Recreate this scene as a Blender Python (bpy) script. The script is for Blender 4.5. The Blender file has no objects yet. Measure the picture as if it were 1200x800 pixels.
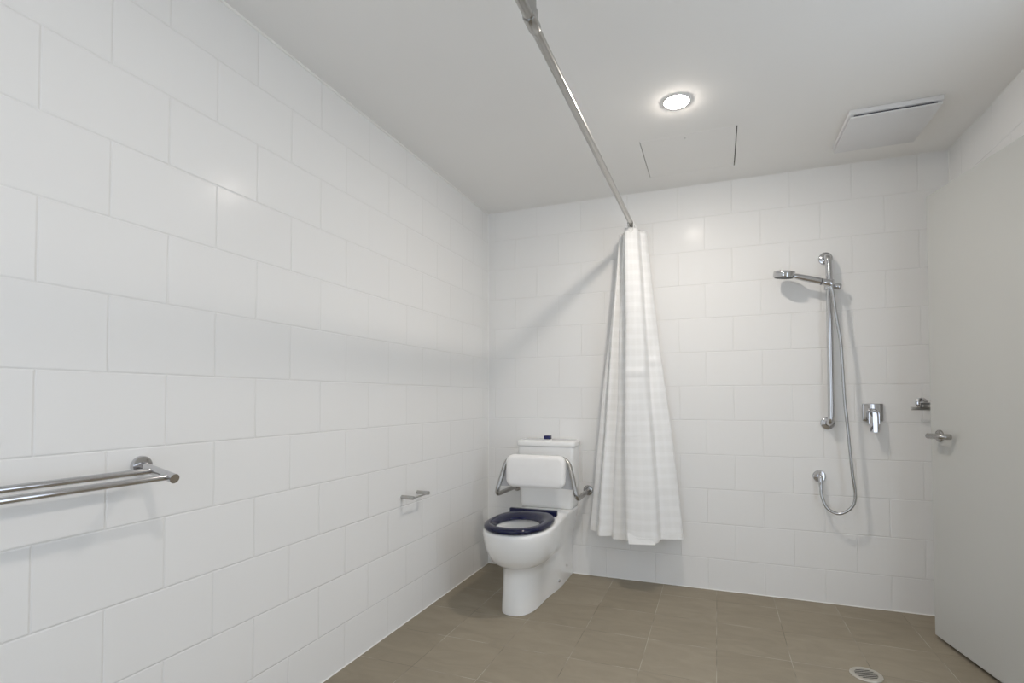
import bpy, bmesh, math, random
from mathutils import Vector, Matrix
random.seed(4)
sc = bpy.context.scene
COL = sc.collection
PI = math.pi
W, H = 2.5865, 2.3743          # room width (x), ceiling height
YF = -3.75                     # wall behind the camera

# ------------------------------------------------------------------ helpers
def wloc(o):
    p = Vector((0, 0, 0))
    while o is not None:
        p += o.location
        o = o.parent
    return p

def mk(name, bm, mat, parent=None, smooth=True, ang=40, flip=True):
    """link a bmesh (world coordinates) as one mesh object"""
    if flip:
        bmesh.ops.recalc_face_normals(bm, faces=bm.faces[:])
    me = bpy.data.meshes.new(name)
    if parent is not None:
        off = wloc(parent)
        for v in bm.verts:
            v.co -= off
    bm.to_mesh(me)
    bm.free()
    me.materials.append(mat)
    if smooth:
        for p in me.polygons:
            p.use_smooth = True
        try:
            me.set_sharp_from_angle(angle=math.radians(ang))
        except Exception:
            pass
    o = bpy.data.objects.new(name, me)
    COL.objects.link(o)
    if parent is not None:
        o.parent = parent
    return o

def empty(name, loc):
    o = bpy.data.objects.new(name, None)
    o.empty_display_size = .05
    o.location = loc
    COL.objects.link(o)
    return o

def tag(o, label, cat, group=None):
    o['label'] = label
    o['category'] = cat
    if group:
        o['group'] = group
    return o

def struct(o, label=None):
    o['kind'] = 'structure'
    if label:
        o['label'] = label
    return o

def lab(o, label):
    o['label'] = label
    return o

def NB():
    return bmesh.new()

def box(bm, x0, x1, y0, y1, z0, z1, bev=0, seg=2, mat=None):
    r = bmesh.ops.create_cube(bm, size=1)
    vs = r['verts']
    for v in vs:
        v.co = Vector(((x0 + x1) / 2 + v.co.x * (x1 - x0), (y0 + y1) / 2 + v.co.y * (y1 - y0), (z0 + z1) / 2 + v.co.z * (z1 - z0)))
    if bev > 0:
        es = list({e for v in vs for e in v.link_edges})
        r2 = bmesh.ops.bevel(bm, geom=es, offset=bev, segments=seg, profile=.5, affect='EDGES')
        vs = list({v for f in r2['faces'] for v in f.verts} | {v for v in vs if v.is_valid})
    if mat is not None:
        bmesh.ops.transform(bm, matrix=mat, verts=[v for v in vs if v.is_valid])
    return bm

def frame_path(pts):
    pts = [Vector(p) for p in pts]
    n = len(pts)
    T = []
    for i in range(n):
        a = pts[max(i - 1, 0)]
        b = pts[min(i + 1, n - 1)]
        T.append((b - a).normalized())
    up = Vector((0, 0, 1)) if abs(T[0].z) < .9 else Vector((1, 0, 0))
    N = [(up - T[0] * up.dot(T[0])).normalized()]
    for i in range(1, n):
        v = N[-1] - T[i] * N[-1].dot(T[i])
        N.append(v.normalized())
    return pts, T, N

def tube(bm, pts, r, seg=20, caps=True, sx=1.0):
    pts, T, N = frame_path(pts)
    rs = r if isinstance(r, (list, tuple)) else [r] * len(pts)
    rings = []
    for p, t, nn, rr in zip(pts, T, N, rs):
        b = t.cross(nn)
        rings.append([bm.verts.new(p + nn * (rr * math.cos(2 * PI * k / seg)) + b * (rr * sx * math.sin(2 * PI * k / seg))) for k in range(seg)])
    for a, b in zip(rings, rings[1:]):
        for k in range(seg):
            bm.faces.new((a[k], a[(k + 1) % seg], b[(k + 1) % seg], b[k]))
    if caps:
        bm.faces.new(rings[0])
        bm.faces.new(list(reversed(rings[-1])))
    return bm

def lathe(bm, prof, origin, axis, seg=40, cap0=True, cap1=True):
    """prof = [(r, h)...] spun round axis at origin"""
    ax = Vector(axis).normalized()
    up = Vector((0, 0, 1)) if abs(ax.z) < .9 else Vector((1, 0, 0))
    u = (up - ax * up.dot(ax)).normalized()
    w = ax.cross(u)
    o = Vector(origin)
    rings = []
    for r, h in prof:
        rings.append([bm.verts.new(o + ax * h + u * (r * math.cos(2 * PI * k / seg)) + w * (r * math.sin(2 * PI * k / seg))) for k in range(seg)])
    for a, b in zip(rings, rings[1:]):
        for k in range(seg):
            bm.faces.new((a[k], a[(k + 1) % seg], b[(k + 1) % seg], b[k]))
    if cap0:
        bm.faces.new(rings[0])
    if cap1:
        bm.faces.new(list(reversed(rings[-1])))
    return bm

def loft(bm, rings, cap0=True, cap1=True, closed=True):
    R = [[bm.verts.new(Vector(p)) for p in ring] for ring in rings]
    n = len(R[0])
    for a, b in zip(R, R[1:]):
        for k in range(n if closed else n - 1):
            bm.faces.new((a[k], a[(k + 1) % n], b[(k + 1) % n], b[k]))
    if cap0:
        bm.faces.new(R[0])
    if cap1:
        bm.faces.new(list(reversed(R[-1])))
    return bm

def catmull(P, n=8, closed=False):
    P = [Vector(p) for p in P]
    out = []
    m = len(P)
    for i in range(m if closed else m - 1):
        p0 = P[(i - 1) % m] if closed else P[max(i - 1, 0)]
        p1 = P[i]
        p2 = P[(i + 1) % m]
        p3 = P[(i + 2) % m] if closed else P[min(i + 2, m - 1)]
        for k in range(n):
            t = k / n
            out.append(.5 * ((2 * p1) + (p2 - p0) * t + (2 * p0 - 5 * p1 + 4 * p2 - p3) * t * t + (3 * p1 - p0 - 3 * p2 + p3) * t ** 3))
    if not closed:
        out.append(P[-1])
    return out

def fillet(P, rad, n=8):
    """polyline with rounded corners"""
    P = [Vector(p) for p in P]
    out = [P[0]]
    for i in range(1, len(P) - 1):
        a, b, c = P[i - 1], P[i], P[i + 1]
        d1 = (a - b).normalized()
        d2 = (c - b).normalized()
        r = rad[i - 1] if isinstance(rad, (list, tuple)) else rad
        q = min(r, (a - b).length * .49, (c - b).length * .49)
        s, e = b + d1 * q, b + d2 * q
        for k in range(n + 1):
            t = k / n
            out.append((1 - t) ** 2 * s + 2 * t * (1 - t) * b + t * t * e)
    out.append(P[-1])
    return out

def sstep(a, b, x):
    t = max(0, min(1, (x - a) / (b - a)))
    return t * t * (3 - 2 * t)

# ---------------------------------------------------------------- materials
def mat_new(name):
    m = bpy.data.materials.new(name)
    m.use_nodes = True
    nt = m.node_tree
    return m, nt, nt.nodes['Principled BSDF']

def simple(name, col, rough=.5, metal=0, noise=0.0, nscale=8, spec=.5, bump=0.0, bscale=60, coat=0.0):
    m, nt, b = mat_new(name)
    b.inputs['Roughness'].default_value = rough
    b.inputs['Metallic'].default_value = metal
    b.inputs['Specular IOR Level'].default_value = spec
    b.inputs['Coat Weight'].default_value = coat
    tc = nt.nodes.new('ShaderNodeTexCoord')
    nz = nt.nodes.new('ShaderNodeTexNoise')
    nz.inputs['Scale'].default_value = nscale
    nz.inputs['Detail'].default_value = 4
    nt.links.new(tc.outputs['Object'], nz.inputs['Vector'])
    cr = nt.nodes.new('ShaderNodeValToRGB')
    cr.color_ramp.elements[0].position = .3
    cr.color_ramp.elements[1].position = .7
    k0, k1 = 1 - noise, 1 + noise
    cr.color_ramp.elements[0].color = (*[min(1, c * k0) for c in col], 1)
    cr.color_ramp.elements[1].color = (*[min(1, c * k1) for c in col], 1)
    nt.links.new(nz.outputs['Fac'], cr.inputs['Fac'])
    nt.links.new(cr.outputs['Color'], b.inputs['Base Color'])
    if bump:
        n2 = nt.nodes.new('ShaderNodeTexNoise')
        n2.inputs['Scale'].default_value = bscale
        nt.links.new(tc.outputs['Object'], n2.inputs['Vector'])
        bp = nt.nodes.new('ShaderNodeBump')
        bp.inputs['Strength'].default_value = bump
        bp.inputs['Distance'].default_value = .002
        nt.links.new(n2.outputs['Fac'], bp.inputs['Height'])
        nt.links.new(bp.outputs['Normal'], b.inputs['Normal'])
    return m

def tile_wall(name, ax, sign, off):
    """300x200 brick bond white wall tile; ax 0 -> horizontal runs along x, 1 -> along y"""
    m, nt, b = mat_new(name)
    N, L = nt.nodes, nt.links
    tc = N.new('ShaderNodeTexCoord')
    sp = N.new('ShaderNodeSeparateXYZ')
    L.new(tc.outputs['Object'], sp.inputs[0])
    mu = N.new('ShaderNodeMath'); mu.operation = 'MULTIPLY_ADD'
    mu.inputs[1].default_value = sign
    mu.inputs[2].default_value = -off + 9.0
    L.new(sp.outputs[ax], mu.inputs[0])
    mz = N.new('ShaderNodeMath'); mz.operation = 'ADD'
    mz.inputs[1].default_value = .0214 + .4
    L.new(sp.outputs[2], mz.inputs[0])
    cb = N.new('ShaderNodeCombineXYZ')
    L.new(mu.outputs[0], cb.inputs[0]); L.new(mz.outputs[0], cb.inputs[1])
    def brick(ms, smooth):
        br = N.new('ShaderNodeTexBrick')
        br.offset = .5; br.offset_frequency = 2; br.squash = 1
        br.inputs['Scale'].default_value = 1
        br.inputs['Brick Width'].default_value = .3
        br.inputs['Row Height'].default_value = .2
        br.inputs['Mortar Size'].default_value = ms
        br.inputs['Mortar Smooth'].default_value = smooth
        br.inputs['Bias'].default_value = 0
        L.new(cb.outputs[0], br.inputs['Vector'])
        return br
    b1 = brick(.0011, .1)
    b1.inputs['Color1'].default_value = (.838, .835, .825, 1)
    b1.inputs['Color2'].default_value = (.848, .845, .835, 1)
    b1.inputs['Mortar'].default_value = (.81, .806, .793, 1)
    L.new(b1.outputs['Color'], b.inputs['Base Color'])
    b2 = brick(.0042, 1.0)          # pillowed tile edge and sunk grout
    nz = N.new('ShaderNodeTexNoise'); nz.inputs['Scale'].default_value = 3.2; nz.inputs['Detail'].default_value = 1.5
    L.new(cb.outputs[0], nz.inputs['Vector'])
    # each tile sits at a slightly different tilt
    bt = brick(.0, 0)
    bt.inputs['Color1'].default_value = (0, 0, 0, 1); bt.inputs['Color2'].default_value = (1, 1, 1, 1)
    fx = N.new('ShaderNodeMath'); fx.operation = 'SUBTRACT'; fx.inputs[1].default_value = .5
    L.new(bt.outputs['Color'], fx.inputs[0])
    tl = N.new('ShaderNodeMath'); tl.operation = 'MULTIPLY'
    L.new(fx.outputs[0], tl.inputs[0]); L.new(mu.outputs[0], tl.inputs[1])
    h1 = N.new('ShaderNodeMath'); h1.operation = 'MULTIPLY_ADD'; h1.inputs[1].default_value = -1.0
    L.new(b2.outputs['Fac'], h1.inputs[0])
    hn = N.new('ShaderNodeMath'); hn.operation = 'MULTIPLY'; hn.inputs[1].default_value = .55
    L.new(nz.outputs['Fac'], hn.inputs[0])
    L.new(hn.outputs[0], h1.inputs[2])
    bp = N.new('ShaderNodeBump'); bp.inputs['Strength'].default_value = 1; bp.inputs['Distance'].default_value = .0012
    L.new(h1.outputs[0], bp.inputs['Height'])
    L.new(bp.outputs['Normal'], b.inputs['Normal'])
    rr = N.new('ShaderNodeMapRange')
    rr.inputs['To Min'].default_value = .20; rr.inputs['To Max'].default_value = .6
    L.new(b1.outputs['Fac'], rr.inputs['Value'])
    L.new(rr.outputs[0], b.inputs['Roughness'])
    b.inputs['Specular IOR Level'].default_value = .05
    return m

def floor_mat():
    m, nt, b = mat_new('floor_tile')
    N, L = nt.nodes, nt.links
    tc = N.new('ShaderNodeTexCoord')
    mp = N.new('ShaderNodeMapping')
    mp.inputs['Location'].default_value = (-(1.447 - 5 * .296) + 0.0, .168 + .2915 * 20, 0)
    L.new(tc.outputs['Object'], mp.inputs[0])
    def brick(ms, smooth):
        br = N.new('ShaderNodeTexBrick')
        br.offset = 0; br.squash = 1
        br.inputs['Scale'].default_value = 1
        br.inputs['Brick Width'].default_value = .296
        br.inputs['Row Height'].default_value = .2915
        br.inputs['Mortar Size'].default_value = ms
        br.inputs['Mortar Smooth'].default_value = smooth
        L.new(mp.outputs[0], br.inputs['Vector'])
        return br
    b1 = brick(.0015, .2)
    b1.inputs['Color1'].default_value = (.285, .247, .186, 1)
    b1.inputs['Color2'].default_value = (.31, .27, .206, 1)
    # grout tone wanders from pale to dark
    ng = N.new('ShaderNodeTexNoise'); ng.inputs['Scale'].default_value = 5; ng.inputs['Detail'].default_value = 2
    L.new(tc.outputs['Object'], ng.inputs['Vector'])
    cg = N.new('ShaderNodeValToRGB')
    cg.color_ramp.elements[0].position = .40; cg.color_ramp.elements[0].color = (.19, .163, .125, 1)
    cg.color_ramp.elements[1].position = .60; cg.color_ramp.elements[1].color = (.45, .41, .335, 1)
    L.new(ng.outputs['Fac'], cg.inputs[0])
    L.new(cg.outputs[0], b1.inputs['Mortar'])
    n1 = N.new('ShaderNodeTexNoise'); n1.inputs['Scale'].default_value = 4; n1.inputs['Detail'].default_value = 6; n1.inputs['Roughness'].default_value = .62
    n1.inputs['Distortion'].default_value = 1.2
    mp2 = N.new('ShaderNodeMapping'); mp2.inputs['Scale'].default_value = (1, 2.6, 1); mp2.inputs['Rotation'].default_value = (0, 0, .25)
    L.new(tc.outputs['Object'], mp2.inputs[0]); L.new(mp2.outputs[0], n1.inputs['Vector'])
    rg = N.new('ShaderNodeMapRange'); rg.inputs['From Min'].default_value = .3; rg.inputs['From Max'].default_value = .7
    rg.inputs['To Min'].default_value = .91; rg.inputs['To Max'].default_value = 1.09
    L.new(n1.outputs['Fac'], rg.inputs['Value'])
    mx = N.new('ShaderNodeMix'); mx.data_type = 'RGBA'; mx.blend_type = 'MULTIPLY'; mx.inputs['Factor'].default_value = 1
    L.new(b1.outputs['Color'], mx.inputs['A']); L.new(rg.outputs[0], mx.inputs['B'])
    L.new(mx.outputs['Result'], b.inputs['Base Color'])
    b2 = brick(.003, 1)
    bp = N.new('ShaderNodeBump'); bp.inputs['Distance'].default_value = .0008; bp.inputs['Strength'].default_value = .8; bp.invert = True
    L.new(b2.outputs['Fac'], bp.inputs['Height'])
    b3 = N.new('ShaderNodeBump'); b3.inputs['Distance'].default_value = .0006; b3.inputs['Strength'].default_value = .35
    n3 = N.new('ShaderNodeTexNoise'); n3.inputs['Scale'].default_value = 120
    L.new(tc.outputs['Object'], n3.inputs['Vector'])
    L.new(n3.outputs['Fac'], b3.inputs['Height']); L.new(bp.outputs[0], b3.inputs['Normal'])
    L.new(b3.outputs[0], b.inputs['Normal'])
    b.inputs['Roughness'].default_value = .62
    b.inputs['Specular IOR Level'].default_value = .3
    return m

def curtain_mat():
    m, nt, b = mat_new('curtain_cloth')
    N, L = nt.nodes, nt.links
    uv = N.new('ShaderNodeUVMap'); uv.uv_map = 'cloth'
    sp = N.new('ShaderNodeSeparateXYZ'); L.new(uv.outputs[0], sp.inputs[0])
    def bands(sock, scale, lo, hi):
        w = N.new('ShaderNodeMath'); w.operation = 'MULTIPLY'; w.inputs[1].default_value = scale
        L.new(sock, w.inputs[0])
        s = N.new('ShaderNodeMath'); s.operation = 'SINE'; L.new(w.outputs[0], s.inputs[0])
        r = N.new('ShaderNodeMapRange'); r.inputs['From Min'].default_value = lo; r.inputs['From Max'].default_value = hi
        r.clamp = True
        L.new(s.outputs[0], r.inputs['Value'])
        return r.outputs[0]
    bv = bands(sp.outputs[1], 2 * PI / .062, .0, .7)
    bh = bands(sp.outputs[0], 2 * PI / .055, .0, .7)
    fv = bands(sp.outputs[1], 2 * PI / .0155, -.2, .6)
    ad = N.new('ShaderNodeMath'); ad.operation = 'MULTIPLY_ADD'; ad.inputs[1].default_value = .6
    L.new(bv, ad.inputs[0]); 
    mm = N.new('ShaderNodeMath'); mm.operation = 'MULTIPLY'; L.new(bh, mm.inputs[0]); mm.inputs[1].default_value = .4
    L.new(mm.outputs[0], ad.inputs[2])
    a2 = N.new('ShaderNodeMath'); a2.operation = 'MULTIPLY_ADD'; a2.inputs[1].default_value = .15; L.new(fv, a2.inputs[0]); L.new(ad.outputs[0], a2.inputs[2])
    cr = N.new('ShaderNodeValToRGB')
    cr.color_ramp.elements[0].color = (.91, .91, .90, 1)
    cr.color_ramp.elements[1].color = (.965, .965, .96, 1)
    L.new(a2.outputs[0], cr.inputs[0])
    L.new(cr.outputs[0], b.inputs['Base Color'])
    b.inputs['Roughness'].default_value = .55
    b.inputs['Specular IOR Level'].default_value = .3
    b.inputs['Sheen Weight'].default_value = .1
    nz = N.new('ShaderNodeTexNoise'); nz.inputs['Scale'].default_value = 14; nz.inputs['Detail'].default_value = 3
    L.new(uv.outputs[0], nz.inputs['Vector'])
    hh = N.new('ShaderNodeMath'); hh.operation = 'MULTIPLY_ADD'; hh.inputs[1].default_value = .12
    L.new(a2.outputs[0], hh.inputs[0]); L.new(nz.outputs['Fac'], hh.inputs[2])
    bp = N.new('ShaderNodeBump'); bp.inputs['Strength'].default_value = .5; bp.inputs['Distance'].default_value = .006
    L.new(hh.outputs[0], bp.inputs['Height']); L.new(bp.outputs[0], b.inputs['Normal'])
    tr = N.new('ShaderNodeBsdfTranslucent'); tr.inputs['Color'].default_value = (.9, .9, .89, 1)
    L.new(bp.outputs[0], tr.inputs['Normal'])
    mx = N.new('ShaderNodeMixShader'); mx.inputs[0].default_value = .08
    out = N['Material Output']
    L.new(b.outputs[0], mx.inputs[1]); L.new(tr.outputs[0], mx.inputs[2]); L.new(mx.outputs[0], out.inputs[0])
    return m

def brushed(name, col, rough):
    m, nt, b = mat_new(name)
    N, L = nt.nodes, nt.links
    tc = N.new('ShaderNodeTexCoord')
    nz = N.new('ShaderNodeTexNoise'); nz.inputs['Scale'].default_value = 30; nz.inputs['Detail'].default_value = 5
    L.new(tc.outputs['Object'], nz.inputs['Vector'])
    r = N.new('ShaderNodeMapRange'); r.inputs['To Min'].default_value = rough * .8; r.inputs['To Max'].default_value = rough * 1.2
    L.new(nz.outputs['Fac'], r.inputs['Value']); L.new(r.outputs[0], b.inputs['Roughness'])
    b.inputs['Base Color'].default_value = (*col, 1)
    b.inputs['Metallic'].default_value = 1
    return m

def emit(name, col, strength):
    m, nt, b = mat_new(name)
    b.inputs['Base Color'].default_value = (.9, .9, .9, 1)
    b.inputs['Emission Color'].default_value = (*col, 1)
    b.inputs['Emission Strength'].default_value = strength
    return m

M_L = tile_wall('wall_tile_left', 1, -1, .0818)
M_B = tile_wall('wall_tile_back', 0, 1, .0521)
M_R = tile_wall('wall_tile_right', 1, -1, .13)
M_FL = floor_mat()
M_CEIL = simple('ceiling_paint', (.855, .845, .825), .85, noise=.012, nscale=1.5, spec=.2)
M_CAULK = simple('white_silicone', (.86, .855, .83), .45, noise=.02, nscale=20)
M_DOOR = simple('door_paint', (.535, .54, .522), .38, noise=.008, nscale=3, bump=.05, bscale=220)
M_DEDGE = simple('door_edge', (.42, .41, .39), .5, noise=.03)
M_CHROME = brushed('chrome', (.60, .60, .615), .07)
M_HOSE = brushed('hose_metal', (.50, .50, .50), .22)
M_STEEL = brushed('brushed_steel', (.43, .42, .405), .24)
M_RAIL = brushed('rail_steel', (.46, .455, .44), .22)
M_SATIN = brushed('satin_metal', (.52, .51, .49), .32)
M_CERAMIC = simple('ceramic', (.90, .90, .89), .14, noise=.006, spec=.5, coat=.3)
M_PLASTIC = simple('white_plastic', (.80, .80, .79), .4, noise=.01)
M_FANW = simple('fan_plastic', (.74, .74, .745), .4, noise=.01)
M_VINYL = simple('white_vinyl', (.95, .94, .925), .42, noise=.015, nscale=12, bump=.1, bscale=150)
M_NAVY = simple('navy_plastic', (.004, .006, .036), .14, noise=.04, spec=.42)
M_BLUE = simple('blue_button', (.008, .010, .09), .25, noise=.05)
M_BLACK = simple('dark_void', (.008, .008, .008), .9, noise=.2, spec=0)
M_SLOT = simple('fan_slot', (.03, .03, .045), .7, noise=.1)
M_PLATE = simple('grey_plate', (.40, .40, .41), .4, metal=.3, noise=.03)
M_DRAIN = simple('drain_metal', (.52, .49, .43), .4, metal=.35, noise=.03)
M_GROOVE = simple('hatch_shadow_gap', (.16, .155, .145), .8, noise=.1)
M_CLOTH = curtain_mat()
M_HEM = simple('hem_cloth', (.90, .90, .885), .6, noise=.02, nscale=40, bump=.2, bscale=300)
M_NOZZLE = simple('nozzle_rubber', (.10, .10, .105), .5, noise=.2, nscale=400)
M_LENS = emit('lamp_lens', (1, .912, .818), 462.0)
M_LENS2 = emit('lamp_lens_dim', (1, .925, .845), 270.0)

# ------------------------------------------------------------------ setting
bm = NB(); box(bm, -.12, 0, YF - .1, .12, -.1, H + .1); struct(mk('wall_left', bm, M_L, smooth=False))
bm = NB(); box(bm, 0, W, 0, .12, -.1, H + .1); struct(mk('wall_back', bm, M_B, smooth=False))
# right wall with the doorway the door belongs to
D0, D1, DH = -1.235, -2.16, 2.075
bm = NB()
box(bm, W, W + .12, D0, .12, -.1, H + .1)
box(bm, W, W + .12, YF - .1, D1, -.1, H + .1)
box(bm, W, W + .12, D1, D0, DH, H + .1)
struct(mk('wall_right', bm, M_R, smooth=False))
bm = NB()
WX0, WX1, WZ1 = .30, 1.20, 2.06          # unseen opening added behind the camera to let cool world light in
box(bm, 0, WX0, YF - .12, YF, -.1, H + .1)
box(bm, WX1, W, YF - .12, YF, -.1, H + .1)
box(bm, WX0, WX1, YF - .12, YF, WZ1, H + .1)
struct(mk('wall_front', bm, M_B, smooth=False))
bm = NB(); box(bm, -.12, W + .12, YF - .12, .12, -.12, 0); struct(mk('floor', bm, M_FL, smooth=False))

# ceiling slab with the hatch opening left out
HX0, HX1, HY0, HY1 = 1.114, 1.565, -.637, -.202
bm = NB()
for a in [(-.12, HX0, YF - .12, .12), (HX1, W + .12, YF - .12, .12), (HX0, HX1, YF - .12, HY0), (HX0, HX1, HY1, .12)]:
    box(bm, *a, H, H + .12)
struct(mk('ceiling', bm, M_CEIL, smooth=False))

# silicone beads in the corners
def bead(name, pts, r, label):
    bm = NB(); tube(bm, pts, r, seg=8)
    return struct(mk(name, bm, M_CAULK), label)
bead('trim_1', [(.0, 0, 0.0), (.0, 0, H)], .0042, 'white silicone bead in the corner behind the toilet')
bead('trim_2', [(W, 0, 0.0), (W, 0, H)], .0042, 'white silicone bead in the corner behind the door')
bead('trim_3', [(0, YF, H), (0, 0, H)], .0065, 'white bead where the left wall meets the ceiling')
bead('trim_4', [(0, 0, H), (W, 0, H)], .0030, 'white bead where the back wall meets the ceiling')
bead('trim_5', [(W, YF, H), (W, 0, H)], .0030, 'white bead where the right wall meets the ceiling')
bead('trim_6', [(0, YF, 0), (0, 0, 0)], .0036, 'white silicone bead along the foot of the left wall')
bead('trim_7', [(0, 0, 0), (W, 0, 0)], .0036, 'white silicone bead along the foot of the back wall')

# ------------------------------------------------------------- ceiling items
# access hatch, flush in its opening with a hairline gap
t = empty('access_hatch', ((HX0 + HX1) / 2, (HY0 + HY1) / 2, H))
tag(t, 'square white access hatch set flush in the ceiling beyond the downlight', 'access hatch')
bm = NB(); box(bm, HX0 + .0035, HX1 - .005, HY0 + .0012, HY1 - .0018, H - .0002, H + .012, .001, 1); mk('panel', bm, M_CEIL, t, False)
bm = NB(); box(bm, HX0 - .0, HX1 + .0, HY0 - .0, HY1 + .0, H + .013, H + .02); lab(mk('backing', bm, M_GROOVE, t, False), 'dark gap around the hatch panel')
bm = NB(); lathe(bm, [(.004, 0), (.0035, -.0012)], (1.328, -.60, H - .0002), (0, 0, 1), 16); lab(mk('lock', bm, M_SATIN, t), 'tiny round key lock')

def downlight(x, y, label, lens):
    t = empty('recessed_downlight', (x, y, H))
    tag(t, label, 'downlight')
    bm = NB()
    lathe(bm, [(.058, 0.0), (.058, -.0022), (.0565, -.0030), (.0540, -.0031), (.0500, -.0031)], (x, y, H), (0, 0, 1), 48, False, False)
    mk('trim_ring', bm, M_PLASTIC, t)
    bm = NB()          # shallow domed diffuser
    lathe(bm, [(.0499 * math.cos(PI / 2 * k / 8) + .0001, -.0020 - .0075 * math.sin(PI / 2 * k / 8)) for k in range(9)], (x, y, H), (0, 0, 1), 40, False, True)
    bmesh.ops.recalc_face_normals(bm, faces=bm.faces[:])
    lab(mk('lens', bm, lens, t, True, 180, flip=False), 'bright glowing round lens')
    return t
downlight(1.313, -.934, 'round glowing downlight recessed in the ceiling above the shower side', M_LENS)
downlight(1.25, -2.66, 'round downlight in the ceiling nearer the entrance, behind the viewer', M_LENS2)

# exhaust fan: square base, dark slot, plate below
fx0, fx1, fy0, fy1 = 2.022, 2.366, -.597, -.245
t = empty('exhaust_fan', ((fx0 + fx1) / 2, (fy0 + fy1) / 2, H))
tag(t, 'square white exhaust fan with flat cover plate on the ceiling near the door', 'exhaust fan')
bm = NB(); box(bm, fx0, fx1, fy0, fy1, H - .022, H, .004, 2); mk('base', bm, M_FANW, t, ang=30)
bm = NB(); box(bm, fx0 + .02, fx1 - .02, fy0 + .012, fy1 - .012, H - .031, H - .021); lab(mk('slot_core', bm, M_SLOT, t, False), 'dark recess behind the cover plate')
bm = NB(); box(bm, fx0 + .004, fx1 - .004, fy0 + .003, fy1 - .003, H - .038, H - .030, .0025, 2); mk('cover_plate', bm, M_FANW, t, ang=30)

# --------------------------------------------------------- shower curtain rail
RX, RZ = 1.005, 2.120
t = empty('shower_curtain_rail', (RX, 0, RZ))
tag(t, 'long steel curtain rail hung below the ceiling and fixed to the back wall', 'curtain rail')
bm = NB()
tube(bm, fillet([(RX, -.004, RZ), (RX, -2.45, RZ), (W - .004, -2.45, RZ)], .18, 12), .0135, 28)
mk('rail_tube', bm, M_RAIL, t)
bm = NB(); lathe(bm, [(.030, 0), (.030, .004), (.026, .007), (.0175, .009), (.0175, .024), (.016, .026)], (RX, -.0005, RZ), (0, -1, 0), 32)
mk('wall_flange', bm, M_RAIL, t)
bm = NB(); lathe(bm, [(.030, 0), (.030, .004), (.026, .007), (.0175, .009), (.0175, .024), (.016, .026)], (W - .0005, -2.45, RZ), (-1, 0, 0), 32)
mk('wall_flange', bm, M_RAIL, t)
ty = -1.910
bm = NB()
lathe(bm, [(.0138, -.027), (.0168, -.027), (.0174, -.025), (.0174, .025), (.0168, .027), (.0138, .027)], (RX, ty, RZ), (0, 1, 0), 32)
lathe(bm, [(.0165, .006), (.0165, .030), (.0155, .032), (.012, .032)], (RX, ty, RZ), (0, 0, 1), 32)
mk('tee_joint', bm, M_RAIL, t)
bm = NB(); tube(bm, [(RX, ty, RZ + .012), (RX, ty, H - .006)], .0125, 24); mk('hanger_rod', bm, M_RAIL, t)
bm = NB(); lathe(bm, [(.032, 0), (.032, .004), (.027, .007), (.016, .009), (.016, .02)], (RX, ty, H - .0005), (0, 0, -1), 32); mk('ceiling_flange', bm, M_RAIL, t)

# -------------------------------------------------------------- curtain
ctrl = [  # bottom x, y, hem z ; top x, y
    (.722, -.075, .305, .908, -.055),
    (.752, -.082, .300, .914, -.070),
    (.786, -.062, .296, .921, -.045),
    (.776, -.112, .296, .917, -.085),
    (.790, -.150, .290, .921, -.118),
    (.830, -.142, .291, .932, -.108),
    (.866, -.122, .288, .940, -.095),
    (.878, -.148, .281, .944, -.122),
    (.915, -.158, .281, .953, -.130),
    (.955, -.145, .282, .965, -.112),
    (.982, -.160, .282, .973, -.135),
    (.966, -.205, .290, .966, -.190),
    (.972, -.232, .300, .970, -.212),
    (1.02, -.240, .296, .992, -.214),
    (1.09, -.238, .297, 1.018, -.204),
    (1.138, -.222, .299, 1.036, -.186),
    (1.146, -.178, .301, 1.040, -.150),
    (1.155, -.150, .303, 1.046, -.128),
    (1.19, -.142, .304, 1.056, -.122),
    (1.23, -.136, .306, 1.068, -.112),
    (1.268, -.118, .306, 1.078, -.090),
    (1.262, -.085, .306, 1.074, -.062),
    (1.20, -.055, .306, 1.050, -.040),
    (1.08, -.048, .306, 1.015, -.034),
    (.95, -.046, .306, .965, -.034),
    (.84, -.042, .306, .930, -.034),
]
ZT = 2.097
NZ = 90
SUB = 7
base_b = catmull([(c[0], c[1], c[2]) for c in ctrl], SUB)
base_t = catmull([(c[3], c[4], ZT) for c in ctrl], SUB)
bm = NB()
uvl = bm.loops.layers.uv.new('cloth')
rows = []
ul = [0]
for a, b_ in zip(base_b, base_b[1:]):
    ul.append(ul[-1] + (Vector((a.x, a.y)) - Vector((b_.x, b_.y))).length)
UV = {}
def cloth_pt(j, s):
    """point j across, s = 0 top .. 1 hem"""
    a, b_ = base_t[j], base_b[j]
    f = .80 * s + .20 * (s * s * (3 - 2 * s))
    g = s ** 1.15
    x = a.x + (b_.x - a.x) * f
    y = a.y + (b_.y - a.y) * f
    z = a.z + (b_.z - a.z) * s
    u = ul[j]
    # soft wandering of the folds down the drop
    y += .006 * math.sin(s * 9 + u * 14) * math.sin(PI * s) + .0035 * math.sin(s * 23 + u * 31) * math.sin(PI * s)
    x += .004 * math.sin(s * 7 + u * 9 + 1.3) * math.sin(PI * s)
    # packaging creases across the cloth
    for zc, am, u0, u1 in ((1.262, .010, .44, .70), (1.318, .010, .70, .86), (.93, .0045, .0, 2), (.60, .004, .0, 2), (1.62, .0035, 0, 2)):
        d = (z - zc - .006 * math.sin(u * 20)) / .010
        if abs(d) < 3 and u0 < u < u1:
            y -= am * math.exp(-d * d) * min(1, (u - u0) / .03 + .2, (u1 - u) / .03 + .2)
    y = min(y, -.016)
    return Vector((x, y, z))
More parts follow.
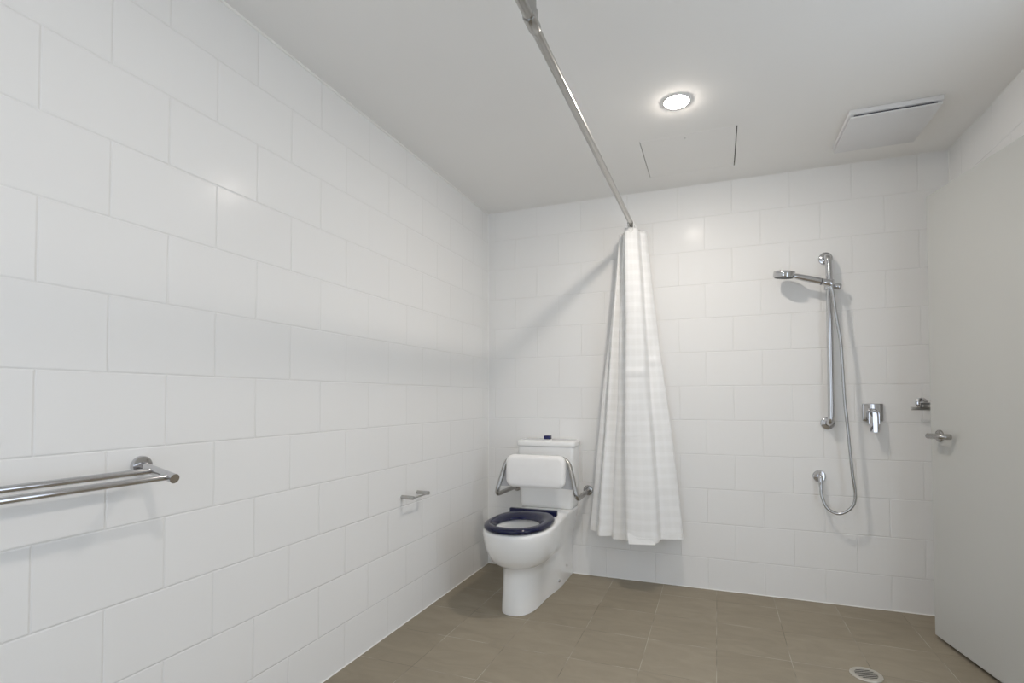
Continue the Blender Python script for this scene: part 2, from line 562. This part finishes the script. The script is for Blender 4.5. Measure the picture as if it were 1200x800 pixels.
for i in range(NZ + 1):
    s = i / NZ
    row = []
    for j in range(len(base_b)):
        v = bm.verts.new(cloth_pt(j, s))
        UV[v] = (ul[j], s * 1.8)
        row.append(v)
    rows.append(row)
for a, b_ in zip(rows, rows[1:]):
    for k in range(len(a) - 1):
        f = bm.faces.new((a[k], a[k + 1], b_[k + 1], b_[k]))
        for lp in f.loops:
            lp[uvl].uv = UV[lp.vert]
cur = mk('shower_curtain', bm, M_CLOTH, None, ang=180, flip=False)
sol = cur.modifiers.new('thick', 'SOLIDIFY'); sol.thickness = .0012; sol.offset = 0
tag(cur, 'white checked shower curtain gathered against the back wall beside the toilet', 'shower curtain')
# hem band
bm = NB()
hr = [[], [], [], []]
for j in range(len(base_b)):
    p = cloth_pt(j, 1.0)
    q = cloth_pt(j, 1 - .028 / 1.8)
    a = base_b[max(j - 1, 0)]; c = base_b[min(j + 1, len(base_b) - 1)]
    tdir = Vector((c.x - a.x, c.y - a.y, 0)).normalized()
    n_ = Vector((-tdir.y, tdir.x, 0)) * .0017
    hr[0].append(p + n_); hr[1].append(q + n_); hr[2].append(q - n_); hr[3].append(p - n_)
R = [[bm.verts.new(p) for p in h] for h in hr]
for a, b_ in ((0, 1), (1, 2), (2, 3), (3, 0)):
    for k in range(len(R[0]) - 1):
        bm.faces.new((R[a][k], R[a][k + 1], R[b_][k + 1], R[b_][k]))
lab(mk('hem', bm, M_HEM, cur, ang=60), 'stitched white hem band')
# turned-up corner of the front panel
bm = NB()
P = [(.975, -.236, .345), (.985, -.246, .285), (1.128, -.243, .292), (1.132, -.240, .306)]
f0 = [bm.verts.new(Vector(p)) for p in P]; f1 = [bm.verts.new(Vector(p) + Vector((0, -.002, -.0))) for p in P]
bm.faces.new(f0); bm.faces.new(list(reversed(f1)))
for k in range(4):
    bm.faces.new((f0[k], f0[(k + 1) % 4], f1[(k + 1) % 4], f1[k]))
lab(mk('folded_corner', bm, M_HEM, cur, False), 'turned-up white hem corner of the front fold')
# cloth loops round the rail
for y, wd in ((-.222, .020), (-.175, .016), (-.13, .016), (-.085, .016), (-.05, .014)):
    bm = NB()
    ring_o, ring_i = [], []
    n = 28
    path = []
    for k in range(n):
        a = 2 * PI * k / n
        rx = .0165
        dz = math.sin(a) * .0165 if math.sin(a) > 0 else math.sin(a) * .046
        path.append((RX + rx * math.cos(a), dz + RZ))
    rings = []
    for k in range(n):
        x, z = path[k]
        cx, cz = RX, RZ - .012
        d = Vector((x - cx, 0, z - cz)).normalized() * .0022
        sl = -.006 * (z - RZ) / .02
        rings.append([(x, y - wd / 2 + sl, z), (x, y + wd / 2 + sl, z), (x + d.x, y + wd / 2 + sl, z + d.z), (x + d.x, y - wd / 2 + sl, z + d.z)])
    V = [[bm.verts.new(Vector(p)) for p in r_] for r_ in rings]
    for k in range(n):
        a, b_ = V[k], V[(k + 1) % n]
        for q in range(4):
            bm.faces.new((a[q], a[(q + 1) % 4], b_[(q + 1) % 4], b_[q]))
    mk('hanging_loop', bm, M_HEM, cur, ang=50)

# -------------------------------------------------------------------- toilet
TX = .464
tl = empty('toilet', (TX, -.4, 0))
tag(tl, 'white wall-faced accessible toilet with a navy seat in the corner', 'toilet')

def pan_outline(z, yf, wb, wk, yc=-.56, ex=2.2, n=56, back=-.004):
    pts = []
    left = []
    m = n // 2
    # along the right side from back to front tip by parameter
    for k in range(m + 1):
        t_ = k / m
        if t_ < .45:
            y = back + (yc - back) * (t_ / .45)
            w = wk + (wb - wk) * sstep(-.22, yc, y) if True else wk
            w = wk + (wb - wk) * (sstep(.22, -yc, -y))
        else:
            a = (t_ - .45) / .55 * PI / 2
            y = yc + (yf - yc) * (math.sin(a) ** (2 / ex))
            w = wb * (math.cos(a) ** (2 / ex)) if a < PI / 2 - 1e-6 else 0
        pts.append((TX + w, y, z))
    for p in reversed(pts[:-1]):
        left.append((2 * TX - p[0], p[1], z))
    return pts + left

lv = [  # z, y_front, half width bowl, half width back
    (.001, -.735, .098, .126, -.52, 2.5),
    (.03, -.736, .097, .128, -.52, 2.5),
    (.10, -.728, .095, .128, -.52, 2.4),
    (.180, -.718, .097, .125, -.52, 2.3),
    (.222, -.718, .102, .126, -.52, 2.2),
    (.234, -.731, .118, .127, -.53, 2.15),
    (.245, -.755, .136, .128, -.54, 2.15),
    (.266, -.786, .156, .132, -.56, 2.15),
    (.300, -.807, .168, .140, -.58, 2.15),
    (.340, -.822, .177, .148, -.59, 2.2),
    (.385, -.830, .182, .157, -.60, 2.25),
    (.415, -.832, .184, .164, -.60, 2.25),
    (.427, -.829, .181, .165, -.60, 2.25),
    (.432, -.820, .174, .160, -.60, 2.25),
]
rings = [pan_outline(z, yf, wb, wk, yc, ex) for z, yf, wb, wk, yc, ex in lv]
top = rings[-1]
hc = Vector((TX, -.625))
def hole(scx, scy, z, dy=0):
    out = []
    for p in top:
        a = math.atan2(p[1] - hc.y, p[0] - hc.x)
        out.append((hc.x + scx * math.cos(a), hc.y + dy + scy * math.sin(a), z))
    return out
rings += [hole(.118, .178, .4325), hole(.112, .172, .428), hole(.112, .172, .40), hole(.118, .178, .385), hole(.100, .155, .30, .01), hole(.070, .105, .235, .02), hole(.055, .075, .225, .03)]
bm = NB(); loft(bm, rings); mk('pan', bm, M_CERAMIC, tl, ang=70)
M_WATER, nt, b = mat_new('bowl_water')
b.inputs['Base Color'].default_value = (.9, .95, .95, 1); b.inputs['Roughness'].default_value = .02; b.inputs['Transmission Weight'].default_value = .9; b.inputs['IOR'].default_value = 1.33
bm = NB(); loft(bm, [hole(.076, .116, .2452, .018)], True, False); mk('bowl_water', bm, M_WATER, tl, False)
# cistern
def rrect(x0, x1, y0, y1, z, r, n=5):
    pts = []
    for cx, cy, a0 in ((x1 - r, y1 - r, 0), (x0 + r, y1 - r, PI / 2), (x0 + r, y0 + r, PI), (x1 - r, y0 + r, 1.5 * PI)):
        for k in range(n + 1):
            a = a0 + PI / 2 * k / n
            pts.append((cx + r * math.cos(a), cy + r * math.sin(a), z))
    return pts
CX = .460
bm = NB()
R_ = []
for z, hw, yf, r in ((.4335, .165, -.152, .020), (.440, .170, -.157, .024), (.46, .173, -.160, .026), (.60, .177, -.164, .027), (.812, .182, -.170, .028)):
    R_.append(rrect(CX - hw, CX + hw, yf, -.002, z, r))
loft(bm, R_); mk('cistern', bm, M_CERAMIC, tl, ang=60)
bm = NB()
R_ = []
for z, e in ((.8125, -.004), (.814, .003), (.819, .005), (.836, .005), (.843, .002), (.847, -.005), (.849, -.014)):
    R_.append(rrect(CX - .184 - e, CX + .184 + e, -.172 - e, -.002, z, .03))
loft(bm, R_); mk('cistern_lid', bm, M_CERAMIC, tl, ang=60)
bm = NB()
lathe(bm, [(.028, .8485), (.028, .8515), (.024, .853)], (CX - .003, -.095, 0), (0, 0, 1), 32)
mk('button_surround', bm, M_CERAMIC, tl)
bm = NB(); box(bm, CX - .024, CX + .016, -.115, -.075, .852, .876, .003, 2); lab(mk('flush_button', bm, M_BLUE, tl, ang=30), 'raised dark blue flush button')
# fixing caps on the side of the pan
for y, z in ((-.148, .096), (-.300, .050)):
    bm = NB(); lathe(bm, [(.009, -.004), (.009, .003), (.006, .0055)], (TX + .1255, y, z), (1, 0, 0), 20); lab(mk('fixing_cap', bm, M_CHROME, tl), 'small chrome fixing cap low on the side')

# seat, navy ring
SC = TX
def seat_ring(sw, yb, yf, z, n=96, taper=.24, yc=-.62, eb=3.4, ef=2.2):
    out = []
    for k in range(n):
        a = 2 * PI * k / n
        c, s = math.cos(a), math.sin(a)
        e, L_ = (eb, yb - yc) if s >= 0 else (ef, yc - yf)
        x = sw * math.copysign(abs(c) ** (2 / e), c)
        yy = math.copysign(abs(s) ** (2 / e), s)
        if yy > 0:
            x *= 1 - taper * yy ** 2.2
        out.append((SC + x, yc + L_ * yy, z))
    return out
bm = NB()
IN = dict(taper=.0, eb=2.15, ef=2.1, yc=-.640)
loft(bm, [seat_ring(.162, -.372, -.826, .434), seat_ring(.170, -.366, -.836, .439), seat_ring(.173, -.364, -.839, .447), seat_ring(.171, -.366, -.837, .455),
          seat_ring(.163, -.372, -.828, .4605), seat_ring(.152, -.384, -.816, .4630),
          seat_ring(.136, -.445, -.796, .4620, **IN), seat_ring(.128, -.462, -.786, .4575, **IN), seat_ring(.118, -.486, -.774, .446, **IN),
          seat_ring(.111, -.500, -.766, .437, **IN), seat_ring(.114, -.496, -.769, .434, **IN), seat_ring(.162, -.372, -.826, .434)], False, False)
bmesh.ops.remove_doubles(bm, verts=bm.verts[:], dist=1e-6)
seat = lab(mk('seat', bm, M_NAVY, tl, ang=60), 'glossy navy blue open seat ring')
bm = NB(); box(bm, SC - .155, SC + .134, -.378, -.350, .436, .468, .005, 3); mk('hinge_bar', bm, M_NAVY, seat, ang=40)
for dx in (-.11, .11):
    bm = NB(); lathe(bm, [(.014, .4325), (.014, .437), (.011, .440)], (SC + dx, -.325, 0), (0, 0, 1), 20); lab(mk('hinge_post', bm, M_CHROME, tl), 'chrome seat hinge post')

# -------------------------------------------------------------- backrest
BX = .452
t = empty('padded_back_support', (BX, 0, .53))
tag(t, 'white padded backrest on bent steel arms in front of the cistern', 'backrest')
def rbox(bm, x0, x1, z0, z1, y0, y1, rc, re):
    """upright pad: rounded corners rc in the face, rounded edges re in depth"""
    def rr(ins, y):
        r = max(rc - ins, .004)
        pts = []
        for cx, cz, a0 in ((x1 - ins - r, z1 - ins - r, 0), (x0 + ins + r, z1 - ins - r, PI / 2), (x0 + ins + r, z0 + ins + r, PI), (x1 - ins - r, z0 + ins + r, 1.5 * PI)):
            for k in range(8):
                a = a0 + PI / 2 * k / 7
                pts.append((cx + r * math.cos(a), y, cz + r * math.sin(a)))
        return pts
    R_ = []
    for k in range(7):
        a = PI / 2 * k / 6
        R_.append(rr(re * (1 - math.sin(a)), y1 - re * (1 - math.cos(a))))
    for k in range(7):
        a = PI / 2 * k / 6
        R_.append(rr(re * (1 - math.cos(a)), y0 + re * (1 - math.sin(a))))
    R_.append(rr(re * 1.5 + .02, y0 - .002))
    loft(bm, R_)
bm = NB(); rbox(bm, .257, .628, .578, .771, -.318, -.248, .046, .024); mk('pad', bm, M_VINYL, t, ang=60)
bm = NB()
xl, xr = BX - .253, BX + .253
path = [(xl + .01, -.002, .530), (xl, -.262, .530), (xl, -.285, .545), (BX - .165, -.236, .755), (BX + .165, -.236, .755), (xr, -.285, .545), (xr, -.262, .530), (xr - .01, -.002, .530)]
path = [(xl + .012, -.002, .530), (xl, -.325, .527), (xl + .052, -.262, .757), (xr - .068, -.262, .757), (xr, -.325, .527), (xr - .012, -.002, .530)]
tube(bm, fillet(path, [.055, .07, .07, .055], 10), .0135, 22)
mk('support_bar', bm, M_STEEL, t)
for sg, xx in ((-1, xl + .012), (1, xr - .012)):
    bm = NB(); lathe(bm, [(.031, 0), (.031, .005), (.029, .009), (.017, .011), (.017, .016)], (xx, -.0005, .530), (0, -1, 0), 32); mk('wall_flange', bm, M_STEEL, t)
    # triangular side plate between arm and pad
    bm = NB()
    xo = BX + sg * .245; xi = BX + sg * .150; xm = BX + sg * .190
    q = [(xi, -.300, .584), (BX + sg * .238, -.306, .580), (BX + sg * .200, -.268, .728), (xi, -.268, .742)]
    a = [bm.verts.new(Vector(p)) for p in q]; b_ = [bm.verts.new(Vector(p) + Vector((0, .008, 0))) for p in q]
    bm.faces.new(a); bm.faces.new(list(reversed(b_)))
    for k in range(4):
        bm.faces.new((a[k], a[(k + 1) % 4], b_[(k + 1) % 4], b_[k]))
    lab(mk('side_plate', bm, M_PLATE, t, False), 'flat grey metal side plate')

# -------------------------------------------------------------- shower set
SX = 2.030
t = empty('shower_grab_rail', (SX, 0, 1.42))
tag(t, 'tall vertical chrome shower rail with sliding holder on the back wall', 'shower rail')
bm = NB()
tube(bm, fillet([(SX - .006, -.002, 1.868), (SX - .004, -.060, 1.868), (SX, -.060, 1.80), (SX, -.060, 1.04), (SX - .004, -.060, .975), (SX - .008, -.002, .970)], [.05, .02, .02, .05], 10), .0160, 26)
mk('rail_tube', bm, M_CHROME, t)
for z, dx in ((1.868, -.006), (.970, -.008)):
    bm = NB(); lathe(bm, [(.0345, 0), (.0345, .006), (.032, .010), (.022, .013), (.018, .016)], (SX + dx, -.0005, z), (0, -1, 0), 40); mk('wall_flange', bm, M_CHROME, t)
HZ = 1.712
bm = NB()
lathe(bm, [(.0162, -.026), (.022, -.026), (.0235, -.024), (.0235, .024), (.022, .026), (.0162, .026)], (SX, -.060, HZ), (0, 0, 1), 32)
hold = mk('slider', bm, M_CHROME, t)
bm = NB(); lathe(bm, [(.010, .020), (.016, .030), (.017, .052), (.014, .056)], (SX, -.060, HZ - .004), (.96, 0, -.2), 24); mk('slider_knob', bm, M_CHROME, hold)
bm = NB(); lathe(bm, [(.0185, -.018), (.0195, -.016), (.0175, .020), (.0165, .022)], (SX - .012, -.103, HZ + .002), (-.955, 0, .295), 28)
box(bm, SX - .018, SX + .006, -.100, -.078, HZ - .012, HZ + .012, .003, 2)
mk('cradle', bm, M_CHROME, hold)

# hand shower
t = empty('hand_shower', (1.90, -.10, 1.75))
tag(t, 'round chrome hand shower held in the cradle of the shower rail', 'hand shower')
hdir = Vector((-.953, .0, .303)).normalized()
p0 = Vector((SX - .005, -.103, HZ + .000))
bm = NB()
tube(bm, [p0 + hdir * d for d in (.018, .020, .040, .10, .15, .172)], [.0140, .0165, .0175, .0175, .0160, .0140], 24)
hnd = mk('handle', bm, M_CHROME, t)
bm = NB(); lathe(bm, [(.0178, .036), (.0181, .037), (.0181, .041), (.0178, .042)], p0, hdir, 24); lab(mk('collar', bm, M_NOZZLE, hnd), 'dark collar ring')
hc3 = p0 + hdir * .226 + Vector((0, 0, -.004))
hn = Vector((.10, -.12, 1)).normalized()
bm = NB(); lathe(bm, [(.047, -.018), (.053, -.016), (.0545, -.013), (.0545, .012), (.052, .016), (.042, .019), (.015, .020)], hc3, hn, 48)
mk('head', bm, M_CHROME, t)
bm = NB(); lathe(bm, [(.0466, -.0180), (.0466, -.0192), (.044, -.0198)], hc3, hn, 40)
for r_, n_ in ((.012, 6), (.024, 12), (.036, 18)):
    for k in range(n_):
        a = 2 * PI * k / n_
        ux = Vector((1, 0, -.1)).normalized(); uy = hn.cross(ux).normalized()
        lathe(bm, [(.0016, -.0196), (.0014, -.0220)], hc3 + ux * (r_ * math.cos(a)) + uy * (r_ * math.sin(a)), hn, 6)
lab(mk('spray_face', bm, M_NOZZLE, t), 'dark nozzle face')

# hose
t = empty('shower_hose', (2.06, -.09, 1.1))
tag(t, 'flexible chrome shower hose hanging in a loop on the back wall', 'shower hose')
pts = catmull([p0 - hdir * .016, p0 - hdir * -.006 + Vector((0, 0, 0)), (2.024, -.106, 1.704), (2.037, -.104, 1.670), (2.049, -.104, 1.556), (2.070, -.104, 1.402), (2.078, -.102, 1.25), (2.085, -.100, 1.09), (2.096, -.098, .956), (2.115, -.094, .714), (2.127, -.090, .605), (2.112, -.086, .540), (2.058, -.076, .500), (2.006, -.062, .520), (1.982, -.050, .578), (1.979, -.043, .628)][2:], 10)
bm = NB(); tube(bm, pts, .0076, 14); mk('hose_tube', bm, M_HOSE, t)
bm = NB(); tube(bm, [p0 + hdir * .016, p0 + hdir * .004, Vector((2.027, -.106, 1.702)), Vector((2.034, -.105, 1.680))], [.0120, .0120, .0100, .0078], 18); mk('hose_nut', bm, M_CHROME, t)
bm = NB(); tube(bm, [(1.9785, -.042, .662), (1.979, -.042, .650), (1.979, -.043, .632), (1.980, -.046, .615)], [.011, .011, .0095, .0078], 18); mk('hose_nut', bm, M_CHROME, t)

# wall outlet
t = empty('shower_outlet', (1.978, 0, .682))
tag(t, 'round chrome outlet elbow low on the back wall feeding the hose', 'shower outlet')
bm = NB(); lathe(bm, [(.032, 0), (.032, .006), (.029, .010), (.018, .012)], (1.978, -.0005, .682), (0, -1, 0), 36); mk('wall_flange', bm, M_CHROME, t)
bm = NB(); tube(bm, fillet([(1.978, -.008, .682), (1.978, -.042, .682), (1.9785, -.042, .656)], .022, 8), .0125, 22); mk('elbow', bm, M_CHROME, t)

# mixer tap
t = empty('shower_mixer', (2.229, 0, 1.03))
tag(t, 'square chrome shower mixer plate with a hanging lever on the back wall', 'shower mixer')
bm = NB(); box(bm, 2.183, 2.277, -.016, .0005, .983, 1.077, .004, 3); mk('plate', bm, M_CHROME, t, ang=30)
bm = NB()
prof = []
for y, z0, z1, hw, in ((-.016, 1.000, 1.052, .026), (-.030, .998, 1.051, .0255), (-.044, .985, 1.048, .025), (-.052, .970, 1.043, .024)):
    pts_ = []
    for k in range(17):
        a = PI * k / 16
        pts_.append((2.226 + hw * math.cos(a), y, z1 - hw + hw * math.sin(a)))
    pts_.append((2.226 - hw, y, z0)); pts_.append((2.226 + hw, y, z0))
    prof.append(pts_)
loft(bm, prof); body = mk('body', bm, M_CHROME, t, ang=35)
bm = NB()
rings = []
for z, y0, y1, hw in ((1.042, -.050, -.058, .014), (1.028, -.046, -.064, .020), (1.000, -.044, -.068, .0215), (.965, -.048, -.071, .0205), (.935, -.056, -.073, .0195), (.929, -.058, -.072, .0185)):
    rings.append([(2.226 - hw, y0, z), (2.226 - hw * .95, (y0 + y1) / 2, z), (2.226 - hw * .45, y1, z), (2.226 + hw * .45, y1, z), (2.226 + hw * .95, (y0 + y1) / 2, z), (2.226 + hw, y0, z)])
loft(bm, rings); mk('lever', bm, M_CHROME, body, ang=30)

# robe hook by the door
t = empty('robe_hook', (2.448, 0, 1.08))
tag(t, 'small chrome double bar hook on the back wall beside the door edge', 'hook')
bm = NB(); lathe(bm, [(.027, 0), (.027, .007), (.024, .010), (.013, .012), (.010, .016), (.010, .050)], (2.447, .0005, 1.080), (0, -1, 0), 36); mk('rose', bm, M_CHROME, t)
bm = NB(); box(bm, 2.388, 2.500, -.056, -.042, 1.044, 1.060, .003, 2); box(bm, 2.437, 2.457, -.054, -.040, 1.055, 1.088, .002, 2); mk('lower_bar', bm, M_SATIN, t, ang=30)
bm = NB(); tube(bm, [(2.425, -.056, 1.077), (2.508, -.056, 1.077)], .0062, 16); mk('upper_bar', bm, M_CHROME, t)

# ------------------------------------------------------------ towel rail left
t = empty('double_towel_rail', (0, -2.248, .925))
tag(t, 'double chrome towel rail on the left wall nearest the camera', 'towel rail')
YE = -2.248
def arm(y):
    bm = NB()
    lathe(bm, [(.027, 0), (.027, .006), (.025, .009), (.014, .010)], (.0005, y, .930), (1, 0, 0), 40)
    rose = mk('rose', bm, M_CHROME, t)
    bm = NB()
    tube(bm, [(.004, y, .930), (.132, y, .902)], .0125, 26)
    mk('arm', bm, M_CHROME, t)
arm(YE); arm(YE - .62)
for x, z in ((.050, .9195), (.112, .9060)):
    bm = NB(); tube(bm, [(x, YE + .002, z), (x, YE - .622, z)], .0085, 24); mk('rail', bm, M_CHROME, t)

# paper holder
t = empty('toilet_paper_holder', (0, -.95, .625))
tag(t, 'small satin metal toilet paper holder on the left wall', 'paper holder')
for y in (-1.022, -.880):
    bm = NB(); tube(bm, [(-.0005, y, .626), (.004, y, .626), (.066, y, .626), (.070, y, .626)], [.0095, .0095, .0095, .0080], 22); mk('post', bm, M_SATIN, t, ang=30)
bm = NB(); tube(bm, [(.062, -1.012, .6235), (.062, -.890, .6235)], .0042, 14); lab(mk('roller_bar', bm, M_SATIN, t), 'thin steel rod joining the two posts')

# ------------------------------------------------------------------- door
ed = Vector((2.3925, -.288, 0)); dv = Vector((.1915, -.9815, 0)).normalized(); dn = Vector((-dv.y, dv.x, 0))
dn = Vector((-.9815, -.1915, 0)).normalized()     # out of the visible face
DW, TH = .920, .038
dm = Matrix.Translation(ed) @ Matrix(((dv.x, dn.x, 0, 0), (dv.y, dn.y, 0, 0), (0, 0, 1, 0), (0, 0, 0, 1)))
d = empty('door_1', ed); struct(d, 'open grey painted flush door swung back against the right wall')
bm = NB(); box(bm, 0, DW, -TH, 0, .016, 2.050, .0015, 1, dm); mk('door_leaf', bm, M_DOOR, d, False)
def D(s, o, z):
    return ed + dv * s + dn * o + Vector((0, 0, z))
HS, HZ2 = .070, .934
bm = NB(); lathe(bm, [(.027, 0), (.027, .006), (.025, .009), (.013, .011), (.011, .014), (.011, .050)], D(HS, .0003, HZ2), dn, 36)
hr_ = lab(mk('door_handle', bm, M_STEEL, d), 'satin chrome lever handle on a round rose')
bm = NB(); tube(bm, fillet([D(HS - .001, .050, HZ2), D(HS + .092, .050, HZ2 + .002), D(HS + .096, .014, HZ2 + .002)], .022, 10), .0118, 22, True)
mk('lever', bm, M_STEEL, hr_)
bm = NB(); lathe(bm, [(.027, 0), (.027, .006), (.025, .009), (.012, .011), (.011, .045)], D(HS, -TH - .0003, HZ2), -dn, 32)
tube(bm, fillet([D(HS - .012, -TH - .045, HZ2), D(HS + .125, -TH - .045, HZ2)], .01, 4), .0105, 18)
mk('outer_handle', bm, M_STEEL, d)
for z in (.25, 1.05, 1.82):
    bm = NB(); tube(bm, [D(DW + .006, -.004, z - .05), D(DW + .006, -.004, z + .05)], .007, 14); mk('hinge', bm, M_STEEL, d)

# ------------------------------------------------------------------ floor waste
FX, FY = 2.008, -.768
t = empty('floor_drain', (FX, FY, 0))
tag(t, 'round metal floor drain with slotted grate near the door', 'floor drain')
bm = NB(); lathe(bm, [(.058, .0), (.057, .0030), (.055, .0044), (.049, .0044), (.0485, .0030), (.0485, .0)], (FX, FY, .0004), (0, 0, 1), 56, False, False); mk('outer_ring', bm, M_DRAIN, t)
bm = NB(); lathe(bm, [(.0486, .0005)], (FX, FY, .0004), (0, 0, 1), 56, True, False); lab(mk('drain_well', bm, M_BLACK, t, False), 'dark opening under the grate')
bm = NB()
ang_ = math.radians(12)
ca, sa = math.cos(ang_), math.sin(ang_)
lathe(bm, [(.0484, .0028), (.0484, .0042), (.0405, .0042), (.0405, .0028)], (FX, FY, .0004), (0, 0, 1), 56, False, False)
for k in range(-4, 5):
    o = k * .0116
    hl = math.sqrt(max(.0415 ** 2 - o * o, 0))
    if hl < .006:
        continue
    mt = Matrix.Translation((FX - sa * o, FY + ca * o, .0040)) @ Matrix.Rotation(ang_, 4, 'Z')
    box(bm, -hl, hl, -.0022, .0022, -.0006, .0006, 0, 1, mt)
mk('grate', bm, M_DRAIN, t, False)

# ------------------------------------------------------------------- light
w = bpy.data.worlds.new('World'); sc.world = w
w.use_nodes = True
bg = w.node_tree.nodes['Background']
bg.inputs['Color'].default_value = (.77, .87, 1.0, 1)
bg.inputs['Strength'].default_value = 2.3

# ------------------------------------------------------------------ camera
cam = bpy.data.cameras.new('camera'); co = bpy.data.objects.new('camera', cam); COL.objects.link(co)
yaw, pit, rol, f = .3557, .0231, -.0031, 602.11
fw = Vector((-math.sin(yaw) * math.cos(pit), math.cos(yaw) * math.cos(pit), math.sin(pit)))
r = Vector((math.cos(yaw), math.sin(yaw), 0)); u = r.cross(fw)
r2 = r * math.cos(rol) + u * math.sin(rol); u2 = -r * math.sin(rol) + u * math.cos(rol)
m = Matrix(((r2.x, u2.x, -fw.x), (r2.y, u2.y, -fw.y), (r2.z, u2.z, -fw.z))).to_4x4()
m.translation = Vector((1.4609, -3.1903, 1.1075))
co.matrix_world = m
cam.sensor_width = 36
cam.lens = 36 * f / 1200
cam.shift_x = -16.4466 / 1200
cam.shift_y = 53.2351 / 1200
cam.clip_start = .02
sc.camera = co

sc.view_settings.view_transform = 'Standard'
sc.view_settings.look = 'None'
sc.view_settings.gamma = 1
sc.view_settings.use_curve_mapping = False
sc.view_settings.exposure = -0.04
try:
    sc.cycles.max_bounces = 16
    sc.cycles.diffuse_bounces = 10
    sc.cycles.use_denoising = True
    sc.cycles.sample_clamp_indirect = 6
except Exception:
    pass
